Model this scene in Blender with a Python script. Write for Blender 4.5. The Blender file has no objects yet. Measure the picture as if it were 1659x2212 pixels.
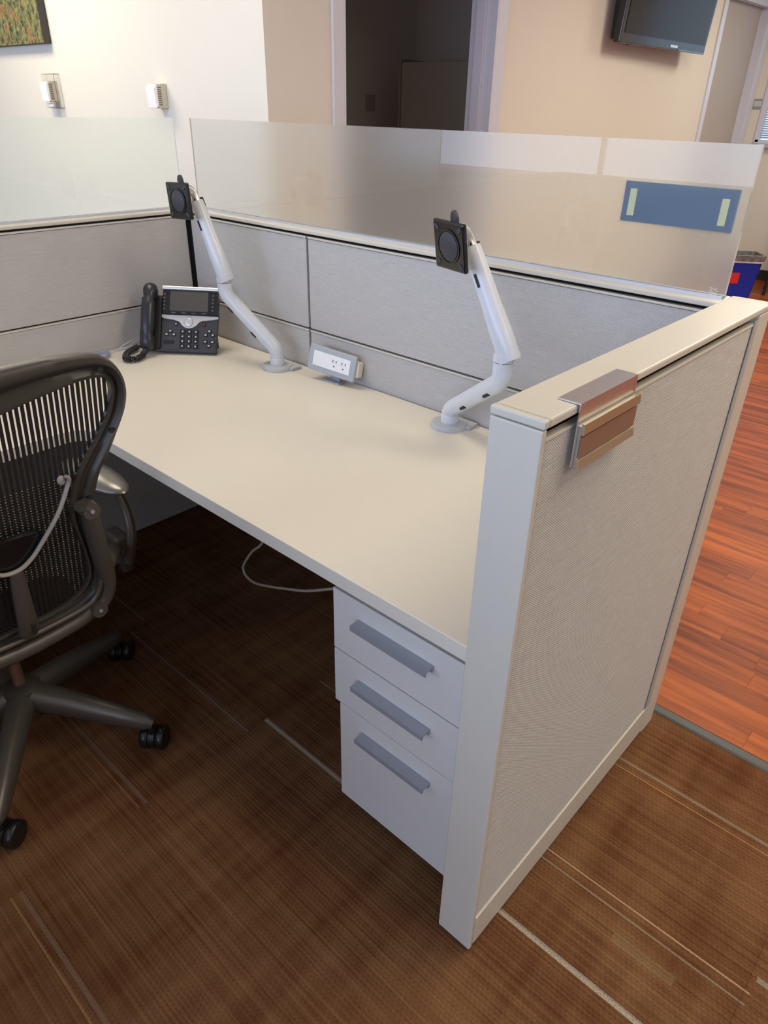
import bpy, bmesh, math, random
from mathutils import Vector, Matrix
random.seed(7)
S = bpy.context.scene
COL = S.collection

# ------------------------------------------------------------------ camera
cam_d = bpy.data.cameras.new('camera')
cam = bpy.data.objects.new('camera', cam_d); COL.objects.link(cam)
yaw, pitch, roll, foc = 0.7316, -0.5258, 0.0218, 1515.09
CF = Vector((-math.sin(yaw)*math.cos(pitch), math.cos(yaw)*math.cos(pitch), math.sin(pitch)))
CR = CF.cross(Vector((0, 0, 1))).normalized(); CU = CR.cross(CF)
c_, s_ = math.cos(roll), math.sin(roll)
CR, CU = CR*c_ + CU*s_, -CR*s_ + CU*c_
mw = Matrix((CR, CU, -CF)).transposed().to_4x4(); mw.translation = Vector((0.3824, -0.7109, 1.4817))
cam.matrix_world = mw
cam_d.sensor_fit = 'HORIZONTAL'; cam_d.sensor_width = 36; cam_d.lens = foc*36/1659
cam_d.clip_start = 0.02
S.camera = cam

# ------------------------------------------------------------------ world, lights, exposure
wd = bpy.data.worlds.new('world'); S.world = wd; wd.use_nodes = True
bg = wd.node_tree.nodes['Background']; bg.inputs[0].default_value = (0.62, 0.8, 1.0, 1); bg.inputs[1].default_value = 1.6
S.view_settings.view_transform = 'Standard'; S.view_settings.look = 'None'
S.view_settings.gamma = 1; S.view_settings.use_curve_mapping = False
S.view_settings.exposure = 0.0

CEIL = 2.7
def area(name, loc, rot, sx, sy, power, color, spread=math.pi):
    l = bpy.data.lights.new(name, 'AREA'); l.shape = 'RECTANGLE'; l.size = sx; l.size_y = sy
    l.energy = power; l.color = color; l.spread = spread
    o = bpy.data.objects.new(name, l); COL.objects.link(o); o.location = loc; o.rotation_euler = rot
    return o
# daylight entering through the window band behind the camera
area('daylight', (-1.6, -4.28, 1.7), (math.pi/2, 0, 0), 8.2, 1.5, 210, (0.58, 0.69, 1.0))
WARM = (1.0, 0.92, 0.78)
TROFFERS = [(-4.0, 0.55, 30, 'close to the picture wall'), (-2.0, 0.45, 12, 'over the telephone corner'), (0.6, 1.0, 18, 'over the end partition'),
            (2.6, 0.5, 20, 'over the carpet on the right'), (0.9, 2.5, 18, 'where the wood floor starts'), (-0.4, 3.9, 31, 'in front of the doorway'),
            (-0.6, 6.0, 31, 'over the waste bin'), (2.4, 4.6, 16, 'over the far right of the wood floor')]

# ------------------------------------------------------------------ mesh helpers
class MB:
    def __init__(self): self.v = []; self.f = []; self.mi = []
    def add(self, vs, fs, mi=0):
        n = len(self.v); self.v += [tuple(p) for p in vs]
        for f in fs: self.f.append([i+n for i in f]); self.mi.append(mi)
        return self
    def box(self, x0, x1, y0, y1, z0, z1, mi=0):
        return self.add([(x0,y0,z0),(x1,y0,z0),(x1,y1,z0),(x0,y1,z0),(x0,y0,z1),(x1,y0,z1),(x1,y1,z1),(x0,y1,z1)],
            [(0,3,2,1),(4,5,6,7),(0,1,5,4),(1,2,6,5),(2,3,7,6),(3,0,4,7)], mi)
    def xf(self, M, start=0):
        for i in range(start, len(self.v)): self.v[i] = tuple(M @ Vector(self.v[i]))
        return self
    def obox(self, M, x0, x1, y0, y1, z0, z1):
        n = len(self.v); self.box(x0, x1, y0, y1, z0, z1); return self.xf(M, n)
    def tube(self, pts, r, seg=12, cap=True, flat=None):
        pts = [Vector(p) for p in pts]; n = len(pts)
        rr = r if isinstance(r, (list, tuple)) else [r]*n
        base = len(self.v); up = None
        for i, p in enumerate(pts):
            t = (pts[min(i+1, n-1)] - pts[max(i-1, 0)]).normalized()
            if up is None:
                up = Vector((0, 0, 1)) if abs(t.z) < 0.9 else Vector((1, 0, 0))
            a = t.cross(up).normalized(); b = a.cross(t).normalized(); up = b
            for k in range(seg):
                w = 2*math.pi*k/seg
                fa, fb = (1, 1) if flat is None else flat
                self.v.append(tuple(p + a*math.cos(w)*rr[i]*fa + b*math.sin(w)*rr[i]*fb))
        for i in range(n-1):
            for k in range(seg):
                q = base+i*seg; k2 = (k+1) % seg
                self.f.append([q+k, q+k2, q+seg+k2, q+seg+k]); self.mi.append(0)
        if cap:
            self.f.append([base+k for k in range(seg)][::-1]); self.mi.append(0)
            self.f.append([base+(n-1)*seg+k for k in range(seg)]); self.mi.append(0)
        return self
    def lathe(self, prof, M=None, seg=24):
        n0 = len(self.v)
        for r, z in prof:
            for k in range(seg):
                w = 2*math.pi*k/seg; self.v.append((r*math.cos(w), r*math.sin(w), z))
        for i in range(len(prof)-1):
            for k in range(seg):
                q = n0+i*seg; k2 = (k+1) % seg
                self.f.append([q+k, q+k2, q+seg+k2, q+seg+k]); self.mi.append(0)
        self.f.append([n0+k for k in range(seg)][::-1]); self.mi.append(0)
        self.f.append([n0+(len(prof)-1)*seg+k for k in range(seg)]); self.mi.append(0)
        if M is not None: self.xf(M, n0)
        return self
    def ell(self, c, rx, ry, rz, M=None, seg=20, rings=12):
        n0 = len(self.v)
        prof = [(math.sin(math.pi*(i+.02)/(rings+.04)) , -math.cos(math.pi*(i+.02)/(rings+.04))) for i in range(rings+1)]
        self.lathe(prof, None, seg)
        R = M or Matrix.Identity(4)
        for i in range(n0, len(self.v)):
            x, y, z = self.v[i]; self.v[i] = tuple(R @ Vector((x*rx, y*ry, z*rz)) + Vector(c))
        return self
    def prism(self, poly, fn, d0, d1):
        """poly of 2D points; fn(a,b,d)->xyz"""
        n = len(poly); b = len(self.v)
        for d in (d0, d1):
            for (p, q) in poly: self.v.append(tuple(fn(p, q, d)))
        self.f.append([b+i for i in range(n)][::-1]); self.mi.append(0)
        self.f.append([b+n+i for i in range(n)]); self.mi.append(0)
        for i in range(n):
            j = (i+1) % n; self.f.append([b+i, b+j, b+n+j, b+n+i]); self.mi.append(0)
        return self
    def build(self, name, mat, parent=None, smooth=None, bevel=0, seg=2, loc=None):
        me = bpy.data.meshes.new(name)
        off = Vector((0, 0, 0))
        if parent is not None: off = Vector(parent['_o']) if '_o' in parent.keys() else Vector((0, 0, 0))
        elif loc is not None: off = Vector(loc)
        me.from_pydata([tuple(Vector(p)-off) for p in self.v], [], self.f)
        bm = bmesh.new(); bm.from_mesh(me); bmesh.ops.recalc_face_normals(bm, faces=bm.faces); bm.to_mesh(me); bm.free()
        mats = mat if isinstance(mat, (list, tuple)) else [mat]
        for m in mats: me.materials.append(m)
        if len(mats) > 1:
            for p, m in zip(me.polygons, self.mi): p.material_index = m
        if smooth:
            for p in me.polygons: p.use_smooth = True
            me.set_sharp_from_angle(angle=math.radians(smooth))
        o = bpy.data.objects.new(name, me); COL.objects.link(o)
        o['_o'] = tuple(off)
        if parent is not None: o.parent = parent
        else: o.location = off
        if bevel:
            md = o.modifiers.new('bevel', 'BEVEL'); md.width = bevel; md.segments = seg; md.limit_method = 'ANGLE'
            md.angle_limit = math.radians(35)
        return o

def thing(name, loc, label, cat, group=None):
    o = bpy.data.objects.new(name, None); COL.objects.link(o); o.location = loc; o['_o'] = tuple(loc)
    o.empty_display_size = 0.05
    return tag(o, label, cat, group)
def tag(o, label, cat, group=None):
    o['label'] = label; o['category'] = cat
    if group: o['group'] = group
    return o
def struct(o): o['kind'] = 'structure'; return o
def frame(c, cols):
    M = Matrix(cols).to_4x4(); M.translation = Vector(c); return M

# ------------------------------------------------------------------ materials
def mat(name, color, rough=0.5, metal=0.0, bump=None, spec=0.5, coat=0.0, noise=None, emis=None):
    m = bpy.data.materials.new(name); m.use_nodes = True; nt = m.node_tree; b = nt.nodes['Principled BSDF']
    b.inputs['Base Color'].default_value = (*color, 1); b.inputs['Roughness'].default_value = rough
    b.inputs['Metallic'].default_value = metal; b.inputs['Specular IOR Level'].default_value = spec
    b.inputs['Coat Weight'].default_value = coat
    geo = nt.nodes.new('ShaderNodeNewGeometry')
    nz = nt.nodes.new('ShaderNodeTexNoise'); nz.inputs['Scale'].default_value = (noise or (60, .05))[0]; nz.inputs['Detail'].default_value = 3
    nt.links.new(geo.outputs['Position'], nz.inputs['Vector'])
    hs = nt.nodes.new('ShaderNodeMapRange'); amt = (noise or (60, .05))[1]
    hs.inputs['To Min'].default_value = 1-amt; hs.inputs['To Max'].default_value = 1+amt
    nt.links.new(nz.outputs['Fac'], hs.inputs['Value'])
    mx = nt.nodes.new('ShaderNodeVectorMath'); mx.operation = 'SCALE'; mx.inputs[0].default_value = color
    nt.links.new(hs.outputs[0], mx.inputs['Scale']); nt.links.new(mx.outputs[0], b.inputs['Base Color'])
    if bump:
        n2 = nt.nodes.new('ShaderNodeTexNoise'); n2.inputs['Scale'].default_value = bump[0]; n2.inputs['Detail'].default_value = 2
        nt.links.new(geo.outputs['Position'], n2.inputs['Vector'])
        bp = nt.nodes.new('ShaderNodeBump'); bp.inputs['Strength'].default_value = bump[1]; bp.inputs['Distance'].default_value = bump[2]
        nt.links.new(n2.outputs['Fac'], bp.inputs['Height']); nt.links.new(bp.outputs[0], b.inputs['Normal'])
    if emis:
        b.inputs['Emission Color'].default_value = (*emis[0], 1); b.inputs['Emission Strength'].default_value = emis[1]
    return m

class NT:
    """tiny expression helper for node graphs"""
    def __init__(s, m): s.nt = m.node_tree; s.b = s.nt.nodes['Principled BSDF']; s.geo = s.nt.nodes.new('ShaderNodeNewGeometry'); \
        s.sep = s.nt.nodes.new('ShaderNodeSeparateXYZ'); s.nt.links.new(s.geo.outputs['Position'], s.sep.inputs[0])
    def xyz(s): return s.sep.outputs[0], s.sep.outputs[1], s.sep.outputs[2]
    def m(s, op, a, b=None, c=None, clamp=False):
        n = s.nt.nodes.new('ShaderNodeMath'); n.operation = op; n.use_clamp = clamp
        for i, q in enumerate((a, b, c)):
            if q is None: continue
            if isinstance(q, (int, float)): n.inputs[i].default_value = q
            else: s.nt.links.new(q, n.inputs[i])
        return n.outputs[0]
    def vec(s, x, y, z):
        n = s.nt.nodes.new('ShaderNodeCombineXYZ')
        for i, q in enumerate((x, y, z)):
            if isinstance(q, (int, float)): n.inputs[i].default_value = q
            else: s.nt.links.new(q, n.inputs[i])
        return n.outputs[0]
    def noise(s, v, scale=1, detail=2, rough=.5):
        n = s.nt.nodes.new('ShaderNodeTexNoise'); n.inputs['Scale'].default_value = scale; n.inputs['Detail'].default_value = detail
        n.inputs['Roughness'].default_value = rough; s.nt.links.new(v, n.inputs['Vector']); return n.outputs['Fac']
    def mix(s, f, a, b):
        n = s.nt.nodes.new('ShaderNodeMix'); n.data_type = 'RGBA'
        if isinstance(f, (int, float)): n.inputs[0].default_value = f
        else: s.nt.links.new(f, n.inputs[0])
        for i, q in ((6, a), (7, b)):
            if isinstance(q, tuple): n.inputs[i].default_value = (*q, 1)
            else: s.nt.links.new(q, n.inputs[i])
        return n.outputs[2]
    def rng(s, v, a, b, c=0, d=1):
        n = s.nt.nodes.new('ShaderNodeMapRange'); n.inputs[1].default_value = a; n.inputs[2].default_value = b
        n.inputs[3].default_value = c; n.inputs[4].default_value = d; s.nt.links.new(v, n.inputs[0]); return n.outputs[0]
    def bump(s, h, st, dist):
        n = s.nt.nodes.new('ShaderNodeBump'); n.inputs['Strength'].default_value = st; n.inputs['Distance'].default_value = dist
        s.nt.links.new(h, n.inputs['Height']); s.nt.links.new(n.outputs[0], s.b.inputs['Normal'])
    def col(s, c): s.nt.links.new(c, s.b.inputs['Base Color'])

def fabric(name, dark, light, pitch_h, pitch_v):
    m = bpy.data.materials.new(name); m.use_nodes = True; n = NT(m); x, y, z = n.xyz()
    h = n.m('ADD', x, y)
    wob = n.noise(n.vec(n.m('MULTIPLY', h, 30), n.m('MULTIPLY', h, 7), n.m('MULTIPLY', z, 90)), 1, 3)
    hh = n.m('ADD', n.m('MULTIPLY', h, 2*math.pi/pitch_h), n.m('MULTIPLY', wob, 1.5))
    zz = n.m('ADD', n.m('MULTIPLY', z, 2*math.pi/pitch_v), n.m('MULTIPLY', wob, 2.0))
    w = n.m('MULTIPLY', n.m('SINE', hh), n.m('SINE', zz))
    streak = n.noise(n.vec(n.m('MULTIPLY', h, 14), 0, n.m('MULTIPLY', z, 420)), 1, 3, .6)
    speck = n.noise(n.vec(n.m('MULTIPLY', x, 500), n.m('MULTIPLY', y, 500), n.m('MULTIPLY', z, 500)), 1, 1)
    f = n.m('ADD', n.m('MULTIPLY', w, .46), n.m('ADD', n.m('MULTIPLY', streak, .50), n.m('MULTIPLY', speck, .50)))
    n.col(n.mix(n.rng(f, .05, .95), dark, light))
    n.b.inputs['Roughness'].default_value = .85; n.b.inputs['Sheen Weight'].default_value = .15
    n.bump(f, .35, .001)
    return m

M = {}
M['paint'] = mat('cream_paint', (.60, .565, .48), .38, noise=(40, .02), bump=(700, .06, .0004))
M['laminate'] = mat('cream_laminate', (.70, .65, .545), .42, noise=(25, .015), bump=(500, .05, .0003))
M['ped'] = mat('pedestal_paint', (.64, .61, .57), .5, noise=(40, .02), bump=(500, .06, .0003))
M['fabric_back'] = fabric('grey_tackable_fabric', (.31, .29, .27), (.66, .635, .60), .0042, .0036)
M['fabric_out'] = fabric('taupe_woven_fabric', (.21, .195, .165), (.78, .745, .665), .0046, .0038)
M['black'] = mat('black_rubber', (.012, .012, .013), .6)
M['groove'] = mat('groove_black', (.02, .02, .022), .7)
M['wall'] = mat('cream_wall_paint', (.70, .67, .59), .85, noise=(6, .012), bump=(260, .12, .0012))
M['wall_taupe'] = mat('taupe_door_laminate', (.44, .39, .34), .6, noise=(6, .02), bump=(260, .08, .001))
M['wall_dark'] = mat('grey_office_wall', (.84, .80, .78), .85, noise=(6, .02))
M['framepaint'] = mat('lilac_grey_frame_paint', (.62, .63, .71), .35)
M['ceil'] = mat('ceiling_tile', (.80, .79, .76), .9)
M['silver'] = mat('silver_painted_metal', (.55, .57, .62), .35, .25)
M['armgrey'] = mat('light_grey_arm_paint', (.62, .64, .68), .33, .0, coat=.15)
M['basegrey'] = mat('arm_base_grey', (.47, .48, .49), .4)
M['handle'] = mat('satin_handle_metal', (.42, .44, .49), .38, .45)
M['alu'] = mat('brushed_aluminium', (.66, .65, .64), .32, .9, bump=(900, .15, .0003))
M['champagne'] = mat('champagne_anodised', (.55, .48, .33), .35, .75)
M['bronze'] = mat('bronze_insert', (.30, .21, .145), .35, .35)
M['plateblack'] = mat('gloss_black_plastic', (.008, .008, .009), .18, coat=.3)
M['disc'] = mat('matte_charcoal_disc', (.04, .04, .045), .55)
M['charcoal'] = mat('phone_charcoal_plastic', (.045, .045, .052), .45, bump=(900, .1, .0003))
M['handset'] = mat('handset_black_plastic', (.022, .023, .028), .32)
M['phonesilver'] = mat('phone_silver_trim', (.70, .69, .66), .25, .35)
M['screen'] = mat('phone_screen_grey', (.085, .08, .072), .15)
M['bezel'] = mat('phone_bezel_black', (.015, .015, .016), .15)
M['legend'] = mat('key_legend_white', (.55, .55, .56), .5)
M['redlegend'] = mat('key_legend_red', (.35, .04, .04), .5)
M['white'] = mat('white_plastic', (.86, .86, .86), .3)
M['slot'] = mat('outlet_slot', (.08, .07, .07), .6)
M['powergrey'] = mat('power_bezel_grey', (.40, .43, .46), .4)
M['chair'] = mat('graphite_chair_plastic', (.052, .045, .036), .42, bump=(600, .12, .0005))
M['chairmetal'] = mat('graphite_chair_metal', (.115, .100, .080), .38, .4, bump=(700, .1, .0004))
M['meshdark'] = mat('pellicle_black', (.014, .012, .011), .55, noise=(300, .5))
M['strap'] = mat('posture_bar_grey', (.32, .29, .25), .45)
M['armpad'] = mat('arm_pad_gloss', (.20, .19, .17), .26, .5)
M['column'] = mat('gas_column_bronze', (.30, .17, .13), .3, .6)
M['caster'] = mat('caster_black', (.012, .012, .012), .28)
M['beigecable'] = mat('beige_cable', (.42, .37, .28), .5)
M['clearcable'] = mat('translucent_cable', (.46, .47, .50), .3)
M['bluecable'] = mat('blue_cable', (.33, .37, .46), .4)
M['blueplate'] = mat('slate_blue_plastic', (.085, .15, .27), .5)
M['tape'] = mat('yellowed_tape', (.85, .80, .46), .6, noise=(300, .15))
M['etch'] = mat('etched_mark', (.75, .76, .76), .8)
M['bin'] = mat('blue_bin_plastic', (.012, .035, .42), .4)
M['label'] = mat('red_label', (.70, .03, .03), .5)
M['whitelabel'] = mat('white_label', (.75, .7, .68), .6)
M['bag'] = mat('bin_bag_grey', (.17, .17, .17), .25, noise=(30, .9))
M['bagwhite'] = mat('bin_bag_rim', (.60, .58, .60), .3, noise=(30, .3))
M['tvblack'] = mat('tv_gloss_black', (.012, .012, .014), .15)
M['tvscreen'] = mat('tv_screen', (.02, .018, .018), .16, spec=.15)
M['tvlogo'] = mat('tv_logo_light', (.6, .75, .8), .3)
M['thermo'] = mat('thermostat_tan', (.55, .50, .40), .5)
M['blind'] = mat('blue_grey_blind', (.45, .55, .62), .5)
M['canvasedge'] = mat('canvas_edge', (.05, .045, .04), .7)
M['light'] = mat('troffer_diffuser', (.9, .9, .9), .6, emis=((1.0, .86, .66), 3.0))

def thermal_cover():
    m = bpy.data.materials.new('clear_acrylic'); m.use_nodes = True; b = m.node_tree.nodes['Principled BSDF']
    b.inputs['Base Color'].default_value = (.95, .95, .93, 1); b.inputs['Roughness'].default_value = .08
    b.inputs['Transmission Weight'].default_value = 1; b.inputs['IOR'].default_value = 1.12
    return m
M['acrylic'] = thermal_cover()
def glassmat(name, rough, tint, tw=1.0):
    m = bpy.data.materials.new(name); m.use_nodes = True; b = m.node_tree.nodes['Principled BSDF']
    b.inputs['Base Color'].default_value = (*tint, 1); b.inputs['Roughness'].default_value = rough
    b.inputs['Transmission Weight'].default_value = tw; b.inputs['IOR'].default_value = 1.36
    return m
M['glass_clear'] = glassmat('glass_polished_face', .0, (.94, .975, .955), .96)
def etched(name, rough, tint, hz):
    m = glassmat(name, rough, tint); nt = m.node_tree; out = nt.nodes['Material Output']
    tr = nt.nodes.new('ShaderNodeBsdfTranslucent'); tr.inputs['Color'].default_value = (.93, .99, .96, 1)
    mx = nt.nodes.new('ShaderNodeMixShader'); mx.inputs[0].default_value = hz
    nt.links.new(nt.nodes['Principled BSDF'].outputs[0], mx.inputs[1]); nt.links.new(tr.outputs[0], mx.inputs[2])
    nt.links.new(mx.outputs[0], out.inputs['Surface']); return m
M['glass_frost'] = etched('glass_etched_face', .27, (.96, .995, .975), .26)
def winglass():
    m = glassmat('window_glass', 0, (.95, .97, .98)); return m
M['pane'] = winglass()

def carpetmat():
    m = bpy.data.materials.new('rust_brown_loop_carpet'); m.use_nodes = True; n = NT(m); x, y, z = n.xyz()
    rib = n.m('SINE', n.m('MULTIPLY', y, 2*math.pi/.0088))
    dots = n.m('SINE', n.m('ADD', n.m('MULTIPLY', x, 2*math.pi/.011), n.m('MULTIPLY', n.m('FLOOR', n.m('DIVIDE', y, .0088)), 2.4)))
    patch = n.noise(n.vec(n.m('MULTIPLY', x, 3.2), n.m('MULTIPLY', y, 4.5), 0), 1, 3, .55)
    cross = n.noise(n.vec(n.m('MULTIPLY', x, 17), n.m('MULTIPLY', y, 1.7), 3.), 1, 2, .5)
    lines = n.noise(n.vec(n.m('MULTIPLY', x, 2.6), n.m('MULTIPLY', y, 105), 5.), 1, 2, .6)
    fuzz = n.noise(n.vec(n.m('MULTIPLY', x, 420), n.m('MULTIPLY', y, 420), 0), 1, 2, .7)
    f = n.m('ADD', n.m('MULTIPLY', patch, .9), n.m('ADD', n.m('MULTIPLY', cross, .7), n.m('MULTIPLY', lines, .9)))
    f = n.rng(f, .98, 1.55)
    base = n.mix(f, (.098, .034, .012), (.198, .100, .041))
    d = n.m('ADD', n.m('MULTIPLY', rib, .085), n.m('ADD', n.m('MULTIPLY', dots, .08), n.m('MULTIPLY', n.m('SUBTRACT', fuzz, .5), 1.3)))
    sc = n.m('ADD', 1.0, d)
    vm = n.nt.nodes.new('ShaderNodeVectorMath'); vm.operation = 'SCALE'; n.nt.links.new(base, vm.inputs[0]); n.nt.links.new(sc, vm.inputs['Scale'])
    c = vm.outputs[0]
    # yarn stripes: y, half width, x0, x1, colour, strength
    ST = [(.112, .0040, -.783, .447, (.50, .44, .32), .9), (.118, .0025, -.783, .447, (.34, .35, .29), .8), (.311, .0020, -.17, .447, (.50, .32, .20), .9), (.284, .0022, -.17, .447, (.30, .26, .18), .8),
          (.321, .002, -.783, -.17, (.30, .27, .22), .7), (.645, .0016, -.17, 1.05, (.45, .27, .09), .8), (.672, .0040, -.17, 1.05, (.28, .25, .18), .7),
          (-.276, .0018, -1.4, -.782, (.30, .17, .06), .8), (-.257, .005, -1.4, -.782, (.21, .15, .10), .7),
          (-.582, .0022, -.782, -.17, (.32, .19, .07), .8), (-.562, .005, -.782, -.17, (.21, .15, .10), .7),
          (.053, .003, -1.39, -.782, (.24, .21, .20), .6), (.112, .0025, -2.0, -1.4, (.28, .26, .25), .6), (.349, .006, .449, 1.05, (.33, .30, .22), .8),
          (.230, .012, .20, .33, (.26, .19, .09), .45), (-.9, .003, -.17, .44, (.4, .3, .2), .7), (-1.3, .003, -1.4, .44, (.4, .3, .2), .7)]
    for (y0, hw, x0, x1, cc, st) in ST:
        a = n.m('LESS_THAN', n.m('ABSOLUTE', n.m('SUBTRACT', y, y0)), hw)
        bx = n.m('MULTIPLY', n.m('GREATER_THAN', x, x0), n.m('LESS_THAN', x, x1))
        k = n.m('MULTIPLY', n.m('MULTIPLY', a, bx), n.m('MULTIPLY', n.rng(fuzz, .25, .6), st))
        c = n.mix(k, c, cc)
    n.col(c); n.b.inputs['Roughness'].default_value = .95; n.b.inputs['Specular IOR Level'].default_value = .15
    n.bump(n.m('ADD', n.m('MULTIPLY', rib, .22), fuzz), .5, .002)
    return m
M['carpet'] = carpetmat()

def woodmat():
    m = bpy.data.materials.new('cherry_plank_wood'); m.use_nodes = True; n = NT(m); x, y, z = n.xyz()
    oi = n.nt.nodes.new('ShaderNodeObjectInfo'); r = oi.outputs['Random']
    off = n.m('MULTIPLY', r, 37.)
    g = n.noise(n.vec(n.m('ADD', n.m('MULTIPLY', x, 1.7), off), n.m('MULTIPLY', y, 24), off), 1, 4, .6)
    g2 = n.noise(n.vec(n.m('MULTIPLY', x, 9), n.m('MULTIPLY', y, 260), off), 1, 2)
    f = n.m('ADD', n.rng(g, .32, .7), n.m('MULTIPLY', n.m('SUBTRACT', r, .5), .35), clamp=True)
    c = n.mix(f, (.14, .028, .008), (.50, .122, .021))
    c2 = n.mix(n.rng(g2, .3, .7, 0, .22), c, (.17, .05, .02))
    n.col(c2); n.b.inputs['Roughness'].default_value = .36; n.b.inputs['Specular IOR Level'].default_value = .12
    return m
M['wood'] = woodmat()

def picmat():
    m = bpy.data.materials.new('autumn_forest_print'); m.use_nodes = True; n = NT(m); x, y, z = n.xyz()
    v = n.vec(n.m('MULTIPLY', x, 1), 0, n.m('MULTIPLY', z, .75))
    a = n.noise(v, 26, 5, .7); b = n.noise(v, 60, 3, .6); o = n.noise(v, 11, 3, .6)
    c = n.mix(n.rng(a, .42, .60), (.025, .03, .02), (.20, .20, .06))
    c = n.mix(n.rng(b, .5, .7, 0, .8), c, (.33, .33, .13))
    c = n.mix(n.m('MULTIPLY', n.rng(o, .54, .62), n.rng(b, .4, .55)), c, (.30, .13, .05))
    n.col(c); n.b.inputs['Roughness'].default_value = .6
    return m
M['pic'] = picmat()

# ================================================================== SETTING
XB, YA, YC = -2.258, 1.45, 7.384           # door wall plane, picture wall plane, far wall plane
XW, XE, YS = -6.0, 4.5, -4.2               # outer walls
# ---- carpet and wood floor, laid on one slab
fl = struct(MB().box(XW, XE, YS, YC+.15, -.12, -.012).build('floor', M['groove']))
TS = .6096
ix0 = [-.782 + TS*k for k in range(-9, 9)]
for ix in ix0:
    for k in range(9):
        y1 = .892 - TS*k; y0 = max(y1-TS, YS)
        x0, x1 = max(ix, XW), min(ix+TS, XE)
        if x1 <= x0 or y1 <= YS: continue
        MB().box(x0+.0002, x1-.0002, y0+.0002, y1-.0002, -.011, 0).build('carpet_tile', M['carpet'], fl)
# strip between carpet and wood
st = MB().prism([(.892, -.011), (.892, .001), (.898, .004), (.920, .004), (.927, .001), (.927, -.011)], lambda a, b, d: (d, a, b), XW+2, XE).build('transition_strip', mat('strip_rubber', (.05, .052, .048), .45), fl)
PW = .0835; count = 0
def plank_mesh(L):
    me = MB().box(0, L, 0, PW-.0006, -.011, 0).build('plank', M['wood'], fl, bevel=0); return me
rows_near = int((4.3-.929)/PW)
for rI in range(rows_near):
    y0 = .929 + rI*PW
    seam = {1: .225-.9*3, 5: .143-.9*3, 6: .015-.9*3, 9: -.2-.9*2, 10: -.1-.9*2}
    sx = seam.get(rI+1, -2.25 + random.random()*.85 - .85) if rI else .225-.9*3
    x = sx
    while x < 1.7:
        x0 = max(x, XB); x1 = x+.8994
        if x1 > x0+.02:
            MB().box(x0, x1, y0, y0+PW-.0005, -.011, 0).build('plank', M['wood'], fl); count += 1
        x += .9
ff = MB()
for rI in range(rows_near, int((YC-.929)/PW)+1):
    y0 = .929 + rI*PW; y1 = min(y0+PW-.0005, YC)
    x = XB - random.random()*.8
    while x < XE:
        x0 = max(x, XB); x1 = min(x+.8994, XE)
        if x1 > x0: ff.box(x0, x1, y0, y1, -.011, 0)
        x += .9
for rI in range(0, rows_near):
    y0 = .929 + rI*PW; x = 1.85+random.random()*.3
    while x < XE:
        ff.box(x, min(x+.8994, XE), y0, y0+PW-.0005, -.011, 0); x += .9
o = ff.build('plank_field', M['wood'], fl); o['kind'] = 'stuff'
# carpet inside the dark room and far strips
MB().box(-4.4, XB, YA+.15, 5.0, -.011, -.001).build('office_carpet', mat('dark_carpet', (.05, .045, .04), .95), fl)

struct(MB().box(XW, XE, YS, YC+.15, CEIL, CEIL+.1).build('ceiling', M['ceil']))
# picture wall (faces the camera), outer walls
struct(MB().box(XW, XB-.15, YA, YA+.15, 0, CEIL).build('wall_back', M['wall']))
struct(MB().box(XW-.15, XW, YS, YA+.15, 0, CEIL).build('wall_left', M['wall']))
struct(MB().box(XE, XE+.15, YS, YC+.15, 0, CEIL).build('wall_right', M['wall']))
# door wall with two openings
D1a, D1b, D2a, D2b, DH = 1.886, 3.043, 6.184, 7.215, 2.3
w = MB()
for a, b in ((YA, D1a), (D1b, D2a), (D2b, YC+.15)): w.box(XB-.15, XB, a, b, 0, CEIL)
for a, b in ((D1a, D1b), (D2a, D2b)): w.box(XB-.15, XB, a, b, DH, CEIL)
struct(w.build('wall_inner', M['wall']))
# far wall with window opening
wx0, wx1, wz0, wz1 = -2.16, -.5, 1.25, 2.35
w = MB(); w.box(XB-.15, wx0, YC, YC+.15, 0, CEIL); w.box(wx1, XE, YC, YC+.15, 0, CEIL)
w.box(wx0, wx1, YC, YC+.15, 0, wz0); w.box(wx0, wx1, YC, YC+.15, wz1, CEIL)
struct(w.build('wall_far', M['wall']))
# wall behind the camera with the daylight window band
w = MB(); ww0, ww1 = -5.7, 2.6
w.box(XW, ww0, YS-.15, YS, 0, CEIL); w.box(ww1, XE, YS-.15, YS, 0, CEIL)
w.box(ww0, ww1, YS-.15, YS, 0, .9); w.box(ww0, ww1, YS-.15, YS, 2.45, CEIL)
struct(w.build('wall_front', M['wall']))
w = MB(); w.box(ww0, ww1, YS-.14, YS+.05, .87, .9)
for x in (ww0, -3.0, -1.38, .3, ww1-.05): w.box(x, x+.05, YS-.12, YS-.06, .9, 2.45)
struct(w.build('window_2', M['framepaint']))
struct(MB().box(XW, XB-.15, YA-.012, YA, 0, .1).build('baseboard_back', M['groove']))
w = MB()
for a, b in ((YA, D1a-.07), (D1b+.09, D2a-.07)): w.box(XB, XB+.012, a, b, 0, .1)
struct(w.build('baseboard_inner', M['groove']))
struct(MB().box(XB, XE, YC-.012, YC, 0, .1).build('baseboard_far', M['groove']))

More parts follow.
